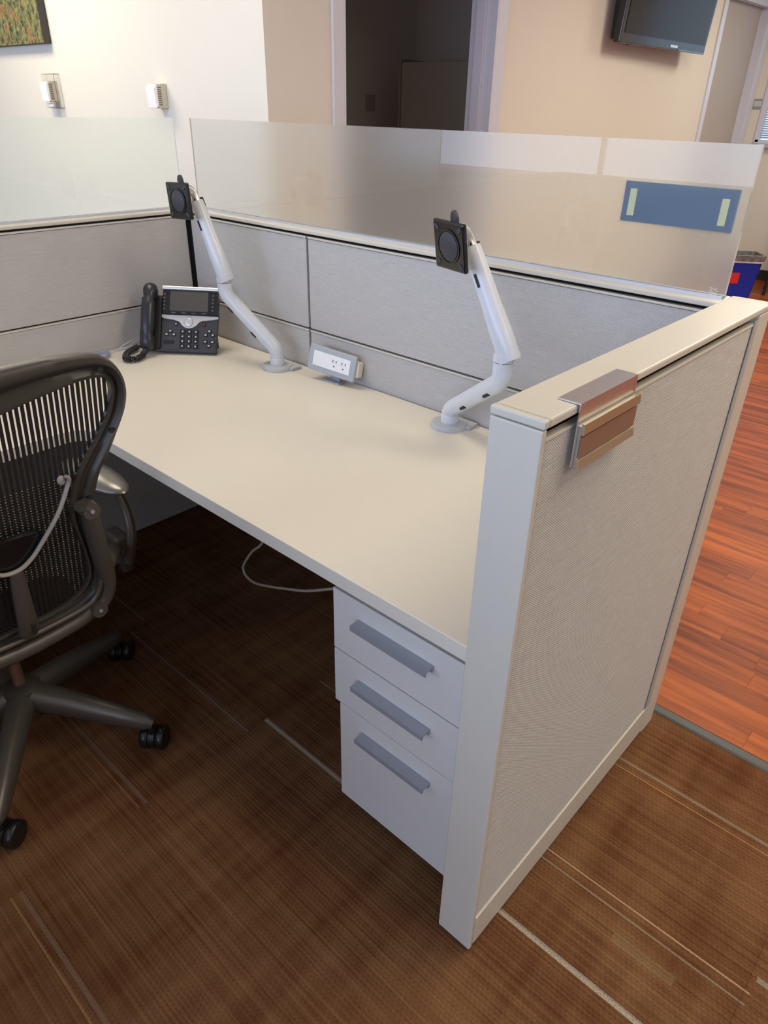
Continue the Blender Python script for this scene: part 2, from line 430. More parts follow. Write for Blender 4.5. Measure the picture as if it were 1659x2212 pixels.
# door frames (hollow metal, stepped reveal)
def door_frame(name, a, b, la, lb):
    w = MB()
    # face flanges
    w.box(XB, XB+.014, a-la, a, 0, DH+.06); w.box(XB, XB+.014, b, b+lb, 0, DH+.06); w.box(XB, XB+.014, a, b, DH, DH+.06)
    # near and far reveals with stop
    for s, y in ((1, a), (-1, b)):
        w.box(XB-.16, XB+.014, min(y, y+s*.012), max(y, y+s*.012), 0, DH)
        w.box(XB-.115, XB-.055, min(y+s*.012, y+s*.03), max(y+s*.012, y+s*.03), 0, DH)
    w.box(XB-.16, XB+.014, a, b, DH-.012, DH)
    return struct(w.build(name, M['framepaint'], bevel=.002))
door_frame('door_1', D1a, D1b, .065, .09)
d2 = door_frame('door_2', D2a, D2b, .062, .09)
MB().box(XB-.105, XB-.06, D2a+.014, D2b-.02, .01, DH-.014).build('door_slab', M['wall_taupe'], d2)
MB().tube([(XB-.06, D2b-.1, 1.0), (XB-.01, D2b-.1, 1.0), (XB-.01, D2b-.22, 1.0)], .009).build('door_handle', M['silver'], d2, smooth=40)

# dark office behind the open doorway
RW, RN = -4.4, 4.9
w = MB(); w.box(RW-.1, RW, YA+.15, RN, 0, CEIL); struct(w.build('wall_office_left', M['wall_dark']))
struct(MB().box(RW-.1, XB-.15, RN, RN+.1, 0, CEIL).build('wall_office_back', M['wall_dark']))
struct(MB().box(RW, XB-.15, YA+.15, YA+.16, 0, CEIL).build('wall_office_near', M['wall_dark']))
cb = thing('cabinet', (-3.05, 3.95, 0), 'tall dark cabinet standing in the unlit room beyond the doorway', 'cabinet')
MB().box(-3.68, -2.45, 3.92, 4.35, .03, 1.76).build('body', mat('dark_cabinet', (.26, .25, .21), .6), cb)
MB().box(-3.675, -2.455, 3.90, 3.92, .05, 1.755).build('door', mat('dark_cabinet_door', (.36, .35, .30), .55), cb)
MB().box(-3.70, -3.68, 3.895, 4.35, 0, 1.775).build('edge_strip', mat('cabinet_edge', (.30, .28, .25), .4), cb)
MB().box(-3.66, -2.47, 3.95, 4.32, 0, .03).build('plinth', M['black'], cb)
sp = MB().box(RW, RW+.008, 4.26, 4.38, 1.435, 1.555).build('wall_plate', mat('plate_grey', (.50, .47, .45), .5), loc=(RW, 4.32, 1.43), bevel=.003)
tag(sp, 'faint grey switch plate on the wall of the unlit room', 'switch')

# far window with blinds
w1 = MB()
for (a, b, c, d) in ((wx0-.012, wx0+.03, wz0-.01, wz1+.03), (wx1-.03, wx1+.03, wz0-.01, wz1+.03), (wx0, wx1, wz0-.03, wz0+.01), (wx0, wx1, wz1-.02, wz1+.03)):
    w1.box(a, b, YC-.012, YC+.05, c, d)
w1o = struct(w1.build('window_1', M['framepaint']))
MB().box(wx0-.02, wx1+.02, YC-.05, YC, wz0-.055, wz0-.02).build('window_sill', mat('sill', (.42, .43, .47), .5), w1o)
MB().box(wx0, wx1, YC+.07, YC+.076, wz0, wz1).build('pane', M['pane'], w1o)
b = MB(); z = wz0+.02
while z < wz0+.36:
    b.add([(wx0+.03, YC+.02, z), (wx1-.03, YC+.02, z), (wx1-.03, YC+.042, z+.013), (wx0+.03, YC+.042, z+.013)], [(0, 1, 2, 3)]); z += .019
bo = b.build('blind_slats', M['blind'], w1o); bo['kind'] = 'stuff'

pl = thing('sign_plate', (-2.215, YC, 1.52), 'small pale green striped plate on the far wall left of the window', 'sign')
MB().box(-2.252, -2.183, YC-.008, YC, 1.515, 1.60).build('plate', mat('pale_green_plate', (.50, .58, .55), .4), pl)
for z0, z1 in ((1.517, 1.536), (1.583, 1.598)):
    MB().box(-2.252, -2.183, YC-.010, YC-.008, z0, z1).build('stripe', mat('grey_stripe', (.26, .29, .30), .5), pl)

# ceiling lights
for (x, y, pw, where) in TROFFERS:
    t = thing('ceiling_light', (x, y, CEIL), 'recessed warm white rectangular ceiling light '+where, 'light', 'recessed ceiling lights')
    f = MB()
    for a in ((x-.62, x+.62, y-.32, y-.30), (x-.62, x+.62, y+.30, y+.32), (x-.62, x-.60, y-.3, y+.3), (x+.60, x+.62, y-.3, y+.3)):
        f.box(*a, CEIL-.02, CEIL)
    f.build('frame', M['white'], t)
    MB().box(x-.6, x+.6, y-.3, y+.3, CEIL-.008, CEIL-.001).build('diffuser', M['light'], t)
    l = area('lamp', (x, y, CEIL-.03), (0, 0, 0), 1.15, .55, pw, (1.0, 0.87, 0.64) if x < -3 else WARM); l.parent = None

# ================================================================== CUBICLE PANELS
T, H, D, YB, XL = .0786, 1.157, .859, .7767, -1.904
ZS = .860                                   # horizontal seam
# ---- end panel
ep = thing('end_panel', (-T/2, D/2, 0), 'cream framed end partition with woven taupe fabric and a flat top cap', 'partition')
MB().box(-T+.012, -.014, .02, D-.02, .012, 1.115).box(-T+.03, -.04, .02, D-.02, 1.115, 1.1435).build('core', M['groove'], ep)
MB().box(-T, 0, 0, .011, .005, 1.143).build('end_post', M['paint'], ep, bevel=.0025)
MB().box(-T, .001, D-.066, D, .0, 1.143).build('corner_post', M['paint'], ep, bevel=.003)
MB().box(-T, .002, .0115, D, 1.1440, H).build('top_cap', M['paint'], ep, bevel=.003)
MB().box(-T-.0005, .0025, -.001, .0112, 1.1445, H+.0003).build('cap_end', M['paint'], ep, bevel=.003)
MB().box(-.014, -.003, .014, D-.069, .104, 1.122).build('fabric_tile', M['fabric_out'], ep, bevel=.002)
MB().box(-.014, -.0015, .013, D-.068, 1.1235, 1.129).build('tile_lip', M['paint'], ep, bevel=.001)
MB().box(-T, -T+.011, .014, D-.03, .104, 1.128).build('fabric_tile', M['fabric_back'], ep, bevel=.002)
MB().box(-.014, .0005, .0125, D-.067, .012, .101).build('base_rail', M['paint'], ep, bevel=.0015)
MB().box(-T, -T+.011, .0125, D-.08, .012, .101).build('base_rail', M['paint'], ep, bevel=.0015)
MB().box(-.0012, .0008, D-.086, D-.066, .104, 1.134).build('edge_trim', mat('grey_edge_trim', (.42, .42, .38), .5), ep)
MB().lathe([(.012, 0), (.012, .012)], Matrix.Translation((-.04, .03, 0)), 12).build('glide', M['black'], ep)

# ---- back panel: two modules
bp_ = thing('back_panel', (-1.0, YB+T/2, 0), 'grey fabric partition behind the desk with cream rail under long glass screen', 'partition')
xe = -T
MB().box(XL-T, xe, YB+.011, YB+T-.011, .01, 1.138).build('core', M['groove'], bp_)
XSEAM = -1.2877
for x0, x1 in ((XL+.012, XSEAM-.0045), (XSEAM+.0045, xe-.002)):
    MB().box(x0, x1, YB, YB+.011, ZS+.003, 1.131).build('fabric_tile', M['fabric_back'], bp_, bevel=.002)
    MB().box(x0, x1, YB, YB+.011, .012, ZS-.008).build('fabric_tile', M['fabric_back'], bp_, bevel=.002)
    MB().box(x0, x1, YB-.002, YB+.011, 1.1325, 1.1375).build('tile_lip', M['paint'], bp_, bevel=.001)
    MB().box(x0, x1, YB-.002, YB+.011, ZS-.007, ZS-.002).build('tile_lip', M['paint'], bp_, bevel=.001)
for x0, x1 in ((XL-T, XSEAM), (XSEAM, xe)):
    MB().box(x0+.002, x1-.002, YB+T-.011, YB+T, .105, 1.134).build('fabric_tile', M['fabric_back'], bp_, bevel=.002)
MB().box(XL-T, -T-.0002, YB-.001, YB+T, 1.1445, H-.001).build('top_cap', M['paint'], bp_, bevel=.003)
# glass channel
MB().box(-1.892, -.082, YB+T/2-.012, YB+T/2-.006, H-.001, H+.005).box(-1.892, -.082, YB+T/2+.006, YB+T/2+.012, H-.001, H+.005).build('glass_channel', M['silver'], bp_)

# ---- left panel
YL0, YN = -1.83, -1.75
lp = thing('side_panel', (XL-T/2, -.6, 0), 'grey fabric partition left of the desk behind the telephone', 'partition')
MB().box(XL-T+.011, XL-.011, YL0, YB-.0005, .01, 1.138).build('core', M['groove'], lp)
for y0, y1 in ((-1.0, YB-.004), (YL0, -1.009)):
    MB().box(XL-.011, XL, y0, y1-.008, ZS+.003, 1.131).build('fabric_tile', M['fabric_back'], lp, bevel=.002)
    MB().box(XL-.011, XL, y0, y1-.008, .012, ZS-.008).build('fabric_tile', M['fabric_back'], lp, bevel=.002)
    MB().box(XL-.011, XL+.002, y0, y1-.008, 1.1325, 1.1375).build('tile_lip', M['paint'], lp, bevel=.001)
    MB().box(XL-.011, XL+.002, y0, y1-.008, ZS-.007, ZS-.002).build('tile_lip', M['paint'], lp, bevel=.001)
    MB().box(XL-T, XL-T+.011, y0, y1, .105, 1.134).build('fabric_tile', M['fabric_back'], lp, bevel=.002)
MB().box(XL-T, XL+.001, YL0, YB-.0012, 1.1445, H-.001).build('top_cap', M['paint'], lp, bevel=.003)
MB().box(XL-T/2-.012, XL-T/2-.006, YL0+.1, YB, H-.001, H+.005).box(XL-T/2+.006, XL-T/2+.012, YL0+.1, YB, H-.001, H+.005).build('glass_channel', M['silver'], lp)

# ---- added partition out of view, blocks low daylight from left and under-desk carpet
cp = thing('added_shade_panel', (-1.0, YN-T/2, 0), 'grey fabric partition added out of view to shade the cubicle carpet', 'partition')
MB().box(XL+.001, -.12, YN-T+.011, YN-.011, .01, 1.138).build('core', M['groove'], cp)
for x0, x1 in ((XL+.012, -1.02), (-1.01, -.12)):
    MB().box(x0, x1, YN-.011, YN, .105, 1.134).build('fabric_tile', M['fabric_back'], cp, bevel=.002)
    MB().box(x0, x1, YN-T, YN-T+.011, .105, 1.134).build('fabric_tile', M['fabric_back'], cp, bevel=.002)
    MB().box(x0, x1, YN-.0105, YN+.001, .012, .10).build('base_rail', M['paint'], cp)
MB().box(XL+.0015, -.105, YN-T, YN+.001, 1.1445, H-.001).build('top_cap', M['paint'], cp, bevel=.003)
MB().box(-.118, -.106, YN-T, YN, .005, 1.143).build('end_post', M['paint'], cp, bevel=.0025)

# ---- glass screens: polished face to the room, etched face behind
YG, XG = YB+T/2, XL-T/2
def slab(x0, x1, y0, y1, z0, z1, etched):
    m = MB().box(x0, x1, y0, y1, z0, z1)
    m.mi[etched] = 1
    return m
g = slab(-1.886, -.080, YG-.005, YG+.005, H+.0005, 1.432, 4).build('glass_screen', [M['glass_clear'], M['glass_frost']], loc=(-.98, YG, H))
tag(g, 'long frosted glass screen above the partition behind the desk', 'screen')
g = slab(XG-.005, XG+.005, -.60, .784, H+.0005, 1.432, 5).build('glass_screen', [M['glass_clear'], M['glass_frost']], loc=(XG, -.6, H))
tag(g, 'frosted glass screen above the left partition in front of the cream wall', 'screen')
# name plate seen through the glass
np_ = thing('name_plate', (-.215, YG+.007, 1.277), 'slate blue rectangular name plate stuck to the frosted glass with two tape strips', 'sign')
MB().box(-.332, -.0995, YG+.0062, YG+.010, 1.278, 1.3555).build('plate', M['blueplate'], np_)
MB().box(-.3195, -.3045, YG+.0054, YG+.0061, 1.290, 1.3415).build('tape_strip', M['tape'], np_)
MB().box(-.1300, -.1155, YG+.0054, YG+.0061, 1.289, 1.3375).build('tape_strip', M['tape'], np_)
em = MB()
for r in range(6):
    x = -.112
    while x < -.095:
        wdt = random.uniform(.0006, .002)
        if random.random() < .8: em.box(x, x+wdt, YG-.0054, YG-.0051, 1.162+r*.0024, 1.1628+r*.0024)
        x += wdt+.0006
em = em.build('etched_mark', M['etch'], loc=(-.1, YG-.005, 1.16))
tag(em, 'tiny etched safety glass mark in the lower right corner of the glass', 'mark')

# ================================================================== DESK
DZ, DT = .735, .032
dk = thing('desk', (-1.0, .4, 0), 'large cream L shaped work surface with pale edge filling the cubicle', 'desk')
XR, YF = -1.344, .022
poly = [(-.0805, YF), (-.0805, .770), (XL+.003, .770), (XL+.003, -1.74), (XR, -1.74)]
for k in range(7):
    a = math.pi*k/2/6; poly.append((XR+.05-.05*math.cos(a), YF-.05+.05*math.sin(a)))
MB().prism(poly, lambda a, b, d: (a, b, d), DZ-DT, DZ).build('worktop', M['laminate'], dk, bevel=.0018)
MB().box(-.11, -.0800, .10, .70, DZ-DT-.04, DZ-DT).build('bracket', M['groove'], dk)
MB().box(XL+.003, XL+.03, -1.2, .7, DZ-DT-.04, DZ-DT).build('bracket', M['groove'], dk)
MB().box(XL+.01, XR-.03, -1.735, -1.705, .0, DZ-DT).build('support_leg', M['paint'], dk)

# pedestal
pd = thing('drawer_pedestal', (-.28, .37, 0), 'cream three drawer pedestal under the right end of the desk', 'drawer unit')
MB().box(-.438, -.120, .082, .70, .05, .650).build('body', M['ped'], pd, bevel=.001)
MB().box(-.425, -.13, .10, .69, .0, .05).build('plinth', M['black'], pd)
for (x0, z0, z1, hx0, hx1, hz) in ((-.443, .502, .654, -.371, -.182, .606), (-.443, .3525, .4985, -.371, -.180, .447), (-.4285, .057, .3505, -.360, -.171, .303)):
    dr = MB().box(x0, -.1175, .062, .081, z0, z1).build('drawer', M['ped'], pd, bevel=.0012)
    hb = MB().prism([(.0615, hz-.006), (.0615, hz+.006), (.036, hz+.006), (.036, hz-.006), (.040, hz-.006), (.040, hz+.002), (.056, hz+.002), (.056, hz-.006)],
                    lambda a, b, d: (d, a, b), hx0, hx1)
    hb.build('handle', M['handle'], dr)

# ================================================================== NAME HOLDER on the end panel
nh = thing('sign_holder', (.006, .16, 1.163), 'brushed metal sign holder with empty bronze slot hooked over the end partition cap', 'sign holder')
y0, y1 = .077, .240
MB().box(-.027, .0065, y0, y1, H+.0006, H+.0025).box(.0045, .0065, y0, y1, 1.070, H+.0006).build('bracket', M['alu'], nh)
MB().box(.0066, .0100, y0+.004, y1+.006, 1.070, 1.128).build('backing', M['alu'], nh)
MB().prism([(.0100, 1.117), (.0100, 1.132), (.0142, 1.132), (.0152, 1.118), (.0140, 1.116)], lambda a, b, d: (a, d, b), y0+.004, y1+.006).build('top_rail', M['champagne'], nh, bevel=.0004)
MB().prism([(.0100, 1.066), (.0100, 1.080), (.0125, 1.080), (.0155, 1.067)], lambda a, b, d: (a, d, b), y0+.004, y1+.006).build('bottom_rail', M['champagne'], nh, bevel=.0004)
MB().box(.0101, .0125, y0+.006, y1+.004, 1.083, 1.113).build('insert', M['bronze'], nh)

# ================================================================== MONITOR ARMS
def arc(p0, p1, p2, n=6):
    p0, p1, p2 = Vector(p0), Vector(p1), Vector(p2)
    return [(1-t)**2*p0 + 2*t*(1-t)*p1 + t*t*p2 for t in [i/n for i in range(n+1)]]
def monitor_arm(base, elbow, head, plate_c, plate_R, label, rise=.062, vert=.036):
    bx, by = base; bz = DZ
    t = thing('monitor_arm', (bx, by, bz), label, 'monitor arm', 'pale grey monitor arms clamped to the desk')
    MB().lathe([(.050, 0), (.050, .008), (.047, .0125), (.030, .014)], Matrix.Translation((bx, by, bz)), 36).build('base_disc', M['basegrey'], t, smooth=40)
    MB().box(bx+.012, bx+.058, by+.01, by+.052, bz, bz+.010).build('clamp_bracket', M['basegrey'], t, bevel=.002)
    B = Vector((bx, by, bz)); E = Vector(elbow); Hh = Vector(head)
    MB().lathe([(.0235, .012), (.0235, .034), (.0225, .036)], Matrix.Translation(B), 24).build('post', M['armgrey'], t, smooth=40)
    top = B + Vector((0, 0, rise)); ebot = E + Vector((0, 0, -.0))
    d = (ebot-top).normalized()
    pts = [B+Vector((0, 0, .0275))] + arc(B+Vector((0, 0, min(.045, rise-.014))), top, top+d*.022, 5) + [top+d*.1] + arc(ebot-d*.022, ebot, ebot+Vector((0, 0, .018)), 5) + [ebot+Vector((0, 0, vert-.002))]
    ll = MB().tube(pts, [.0225]*len(pts), 20).build('lower_link', M['armgrey'], t, smooth=50)
    # dark screw slots along the lower link underside
    for k in (.35, .8):
        p = top.lerp(ebot, k); side = d.cross(Vector((0, 0, 1))).normalized(); dn = side.cross(d).normalized()
        q = p + (-side*.6 if side.y > 0 else side*.6)*.022 + (dn if dn.z < 0 else -dn)*.0165
        MB().obox(frame(q, (d, side, dn)).to_3x3().transposed().to_4x4() if False else Matrix.Translation(q) @ Matrix((d, side, dn)).transposed().to_4x4(), -.012, .012, -.004, .004, -.004, .004).build('slot', M['black'], ll)
    ec = ebot+Vector((0, 0, vert))
    MB().lathe([(.0238, 0), (.0238, .014), (.020, .016)], Matrix.Translation(ec), 24).build('elbow_collar', M['armgrey'], t, smooth=40)
    p0 = ec+Vector((0, 0, .026)); ud = (Hh-p0).normalized()
    side = Vector((0, -1, 0)); side = (side - ud*side.dot(ud)).normalized(); nrm = ud.cross(side).normalized()
    st_ = p0 - ud*.024 + Vector((.010, -.004, 0)); ud = (Hh-st_).normalized()
    side = (Vector((0, -1, 0)) + ud*ud.y).normalized(); nrm = ud.cross(side).normalized()
    up = MB().tube([st_, st_+ud*.004, st_+ud*.08, st_+(Hh-st_)*.5, Hh-ud*.03, Hh-ud*.004], [.0235, .0255, .0250, .0225, .0205, .0190], 24).build('upper_link', M['armgrey'], t, smooth=50)
    MB().tube([ec+Vector((0, 0, .012)), p0+ud*.02], .019, 16).build('pivot', M['armgrey'], t, smooth=50)
    Rm = Matrix((nrm, side, ud)).transposed().to_4x4()
    MB().lathe([(.010, -.0015), (.010, .0005)], Matrix.Translation(st_) @ Rm, 12).build('end_screw', M['handle'], up)
    q = st_.lerp(Hh, .72)
    MB().obox(Matrix.Translation(q) @ Rm, -.003, .003, .0195, .0235, -.018, .012).build('slot', M['black'], up)
    MB().obox(Matrix.Translation(Hh-ud*.006) @ Rm, -.009, .009, -.0205, .012, -.016, .010).build('hinge_gap', M['black'], up)
    # head: curved grey bracket to the black plate
    Rp = Matrix(plate_R); e1, e2, e3 = Rp.col[0], Rp.col[1], Rp.col[2]; Pc = Vector(plate_c)
    hb = MB()
    a0 = Hh - ud*.01; a1 = Hh + ud*.045; a2 = Pc + e2*.022 + e3*.03
    hb.tube(arc(a0, a1, a2, 10), [.0125]*6+[.012]*5, 14)
    hb.tube([Pc+e2*.010, Pc+e2*.030], [.020, .022], 20)
    hb.tube([Pc+e2*.024+e3*.034, Pc+e2*.024-e3*.034], .013, 14)
    hb.build('head_bracket', M['alu'], t, smooth=50)
    PM = Matrix.Translation(Pc) @ Rp.to_4x4()
    po = MB().obox(PM, -.0505, .0505, -.004, .007, -.0505, .0505).build('mounting_plate', M['plateblack'], t, bevel=.004)
    # raised ring and central disc, corner screw recesses
    RX = PM @ Matrix.Rotation(math.pi/2, 4, 'X')
    MB().lathe([(.036, .003), (.036, .0062), (.0325, .0062), (.0325, .003)], RX, 36).build('ring', M['plateblack'], po, smooth=40)
    MB().lathe([(.030, .003), (.030, .0058), (.029, .0064)], RX, 36).build('disc', M['disc'], po, smooth=40)
    for sx in (-1, 1):
        for sz in (-1, 1):
            ang = math.atan2(sz, sx)
            Q = PM @ Matrix.Translation((sx*.0375, -.0045, sz*.0375)) @ Matrix.Rotation(-ang, 4, 'Y')
            MB().obox(Q, -.008, .006, -.0012, .0012, -.0045, .0045).build('screw_slot', M['disc'], po, bevel=.001)
    # tab handle above the plate
    pr = [(-.010, .030), (.012, .030), (.0105, .058), (.006, .068), (0, .070), (-.005, .068), (-.009, .058)]
    MB().prism(pr, lambda a, b, d: PM @ Vector((a+.004, .012+d, b)), -.005, .005).build('release_tab', M['disc'], po, bevel=.003)
    return t
monitor_arm((-1.355, .692), (-1.518, .63, .955), (-1.594, .61, 1.222), (-1.5863, .5455, 1.2245),
            ((.9965, -.0677, -.0487), (.0665, .9974, -.0267), (.0503, .0234, .9985)), 'pale grey monitor arm beside the telephone with black mounting plate')
monitor_arm((-.665, .711), (-.452, .610, .940), (-.565, .61, 1.221), (-.5659, .5361, 1.2269),
            ((.9736, .2263, -.0286), (-.2278, .9583, -.1728), (-.0117, .1748, .9845)), 'pale grey monitor arm near the end partition with black mounting plate', rise=.048, vert=.048)

# ================================================================== POWER BOX
pc = Vector((-1.133, .725, .798))
PR = Matrix(((.9847, -.1708, .0359), (.1594, .9638, .2137), (-.0711, -.2047, .9762)))
PM = Matrix.Translation(pc) @ PR.to_4x4()
pw = thing('power_outlet_box', (pc.x, pc.y, DZ), 'grey desktop power box with white face and two sockets', 'power outlet')
MB().obox(PM, -.0875, .0875, -.004, .006, -.039, .039).build('bezel', M['powergrey'], pw, bevel=.003)
fp = MB().obox(PM, -.069, .069, -.0055, -.003, -.0225, .0225).build('faceplate', M['white'], pw, bevel=.001)
for cx in (.012, .046):
    s = MB()
    for (dx, dz, a, b) in ((-.0062, .006, .0011, .004), (.0062, .006, .0011, .0034), (0, -.009, .002, .002)):
        s.obox(PM, cx+dx-a, cx+dx+a, -.0062, -.0054, dz-b, dz+b)
    s.build('socket', M['slot'], fp)
MB().obox(PM, -.080, .094, .006, .034, -.026, .022).build('housing', M['laminate'], pw, bevel=.004)
MB().box(pc.x-.042, pc.x+.036, .716, .742, DZ, DZ+.005).build('foot', M['handle'], pw, bevel=.001)
MB().box(pc.x-.02, pc.x+.02, .736, .741, DZ+.004, pc.z-.02).build('stem', M['handle'], pw)

def smoothpath(p, n=6):
    p = [Vector(q) for q in p]; o = []
    for i in range(len(p)-1):
        a, b2, c2, d2 = p[max(i-1, 0)], p[i], p[i+1], p[min(i+2, len(p)-1)]
        for k in range(n):
            t = k/n; o.append(.5*((2*b2)+(-a+c2)*t+(2*a-5*b2+4*c2-d2)*t*t+(-a+3*b2-3*c2+d2)*t**3))
    return o+[p[-1]]
# ================================================================== TELEPHONE
PC = Vector((-1.700, .602, .8385))
e1 = Vector((.755, .6554, -.02)); e2 = Vector((-.5711, .6423, -.5112)); e3 = Vector((-.3222, .3973, .8593))
FM = Matrix((e1, e2, e3)).transposed().to_4x4(); FM.translation = PC       # x across, -y outwards, z up the face
ph = thing('desk_phone', (PC.x, PC.y, DZ), 'charcoal desk phone with silver trim, screen and keypad by the corner', 'telephone')
W2, H2 = .096, .106
MB().obox(FM, -W2-.055, W2, .002, .020, -H2, H2*.80).build('body', M['charcoal'], ph, bevel=.004)
# display module standing proud
sm = MB().obox(FM, -W2+.006, W2, -.012, .004, .018, H2-.006).build('display_housing', M['bezel'], ph, bevel=.002)
MB().obox(FM, -.064, .064-.008+.008, -.0128, -.0118, .028, .094).build('screen', M['screen'], sm)
for sx, n in ((-.083, 5), (.080, 5)):
    for k in range(n): MB().obox(FM, sx-.003, sx+.003, -.0128, -.0119, .031+k*.0125, .036+k*.0125).build('line_key', mat('key_grey', (.10, .10, .10), .4) if (k == 0 and sx < 0) else bpy.data.materials['key_grey'], sm)
for k in range(4): MB().obox(FM, -.058+k*.034, -.044+k*.034, -.0130, -.0119, .0205, .0235).build('soft_key', bpy.data.materials['key_grey'], sm)
MB().obox(FM, -W2+.002, W2+.003, -.015, .004, H2-.0065, H2+.0055).build('top_trim', M['phonesilver'], ph, bevel=.004)
# silver winged band with the navigation ring
wing = [(-.098, .020), (W2+.002, .020), (W2+.003, .013), (.085, .009), (.045, .003), (.034, -.003), (.025, -.014), (.014, -.021), (0, -.024), (-.014, -.021), (-.023, -.014), (-.032, -.003), (-.05, .003), (-.085, .007), (-.096, .012)]
sw = MB().prism(wing, lambda a, b, d: FM @ Vector((a, d, b-.003)), -.004, .004).build('silver_band', M['phonesilver'], ph, bevel=.0012)
RX = FM @ Matrix.Translation((0, 0, -.006)) @ Matrix.Rotation(math.pi/2, 4, 'X')
MB().lathe([(.0155, .002), (.0155, .0046), (.0150, .0046)], RX, 28).build('ring_groove', M['handle'], sw, smooth=40)
MB().lathe([(.0135, .002), (.0135, .0056), (.012, .0062)], RX, 28).build('navigation_button', M['phonesilver'], sw, smooth=40)
def key(cx, cz, wx, wz, leg=None):
    k = MB().obox(FM, cx-wx, cx+wx, -.0012, .004, cz-wz, cz+wz).build('key', bpy.data.materials['key_black'] if 'key_black' in bpy.data.materials else mat('key_black', (.012, .012, .014), .35), ph, bevel=.001, seg=1)
    if leg: MB().obox(FM, cx-wx*leg[0], cx+wx*leg[0], -.0016, -.0011, cz-wz*leg[1], cz+wz*leg[1]).build('legend', leg[2], k)
for r in range(4):
    for c in range(3): key(-.020+c*.0225, -.0375-r*.0165, .0088, .0062, (.28, .42, M['legend']))
for (cx, cz) in ((-.062, -.037), (-.074, -.049), (-.049, -.049), (.070, -.033), (.058, -.046), (.082, -.046), (.058, -.069), (.082, -.069), (.070, -.082)):
    key(cx, cz, .0062, .0052, (.55, .5, M['legend']))
key(-.066, -.074, .017, .0055)
key(-.044, -.013, .0062, .0045, (.5, .4, M['legend'])); key(.050, -.012, .0062, .0045, (.6, .5, M['redlegend']))
MB().obox(FM, -.071, -.033+.005, -.0004, .003, -.100, -.094).build('lower_lip', M['charcoal'], ph)
# wedge stand and support
MB().prism([(-.09, 0), (.02, 0), (.02, .03), (-.09, .03)], lambda a, b, d: FM @ Vector((d, .012, a+.0))+Vector((0, 0, 0)) if False else (FM @ Vector((d, b+.018, a))), -.10, .08).build('rear_shell', M['charcoal'], ph)
for s in (-.1, .07):
    p = FM @ Vector((s, .045, .0)); MB().tube([p, (p.x, p.y, DZ)], .012, 10).build('foot', M['black'], ph)
# handset with cradle
cr = MB().obox(FM, -W2-.066, -W2+.004, -.010, .012, -.100, .072).build('cradle', M['black'], ph, bevel=.004)
hs = MB(); xc = -W2-.031
hp = [(-.098, -.016), (-.092, -.026), (-.070, -.034), (-.02, -.040), (.03, -.041), (.070, -.036), (.092, -.028), (.100, -.016)]
pts = [FM @ Vector((xc, y, z)) for z, y in hp]
hs.tube(smoothpath(pts, 3), [.017+.006*math.sin(math.pi*min(1, (i+1)/8)) if i < 8 else (.017+.006*math.sin(math.pi*min(1, (22-i)/8)) if i > 13 else .0222) for i in range(22)], 20, flat=(1.0, .85))
ho = hs.build('handset', M['handset'], ph, smooth=60)
MB().obox(FM, xc-.021, xc+.021, -.03, -.004, -.098, -.062).build('mouthpiece', M['handset'], ho, bevel=.006)
MB().obox(FM, xc-.021, xc+.021, -.03, -.004, .062, .098).build('earpiece', M['handset'], ho, bevel=.006)
# coiled cord
c0 = FM @ Vector((xc, -.012, -.098))
path = arc(c0, (c0.x+.03, c0.y-.05, DZ+.016), (-1.735, .435, DZ+.013), 8) + arc((-1.730, .425, DZ+.013), (-1.70, .385, DZ+.013), (-1.745, .375, DZ+.013), 6) + \
       arc((-1.75, .378, DZ+.013), (-1.80, .40, DZ+.013), (-1.83, .47, DZ+.013), 4)
coil = []; tot = 0
for i in range(len(path)-1):
    a, b_ = Vector(path[i]), Vector(path[i+1]); L = (b_-a).length; n = max(2, int(L/.0007)); tdir = (b_-a).normalized()
    u = tdir.cross(Vector((0, 0, 1))).normalized(); v = u.cross(tdir)
    for k in range(n):
        w_ = tot/.0052*2*math.pi; coil.append(a.lerp(b_, k/n) + (u*math.cos(w_)+v*math.sin(w_))*.0085); tot += L/n
MB().tube(coil, .0021, 5).build('coiled_cord', M['handset'], ph, smooth=60)
MB().obox(FM, W2, W2+.004, .004, .012, .008, .024).build('blue_clip', mat('teal_clip', (.01, .12, .16), .4), ph)

# clear leads lying in the desk corner
cc = MB()
cc.tube(arc((-1.893, .30, DZ+.004), (-1.86, .37, DZ+.012), (-1.872, .44, DZ+.003), 6)+arc((-1.872, .45, DZ+.003), (-1.885, .56, DZ+.05), (-1.86, .60, DZ+.02), 8), .0018, 6)
cc.tube(arc((-1.83, .36, DZ+.003), (-1.80, .42, DZ+.05), (-1.845, .49, DZ+.04), 8)+[Vector((-1.87, .53, DZ+.02))], .0015, 6)
tag(cc.build('phone_lead', M['clearcable'], loc=(-1.87, .42, DZ), smooth=60), 'thin clear lead looping over the desk corner left of the telephone', 'cable')
cb_ = MB(); rp = []
for k in range(60):
    a = k/60*2*math.pi*4; rp.append((-1.845+.030*math.cos(a)*(1+.1*math.sin(a*.7)), .325+.048*math.sin(a), DZ+.003+.00022*k))
cb_.tube(rp, .0016, 6)
tag(cb_.build('coiled_lead', M['bluecable'], loc=(-1.845, .325, DZ), smooth=60), 'small loose coil of bluish lead on the desk behind the chair', 'cable')
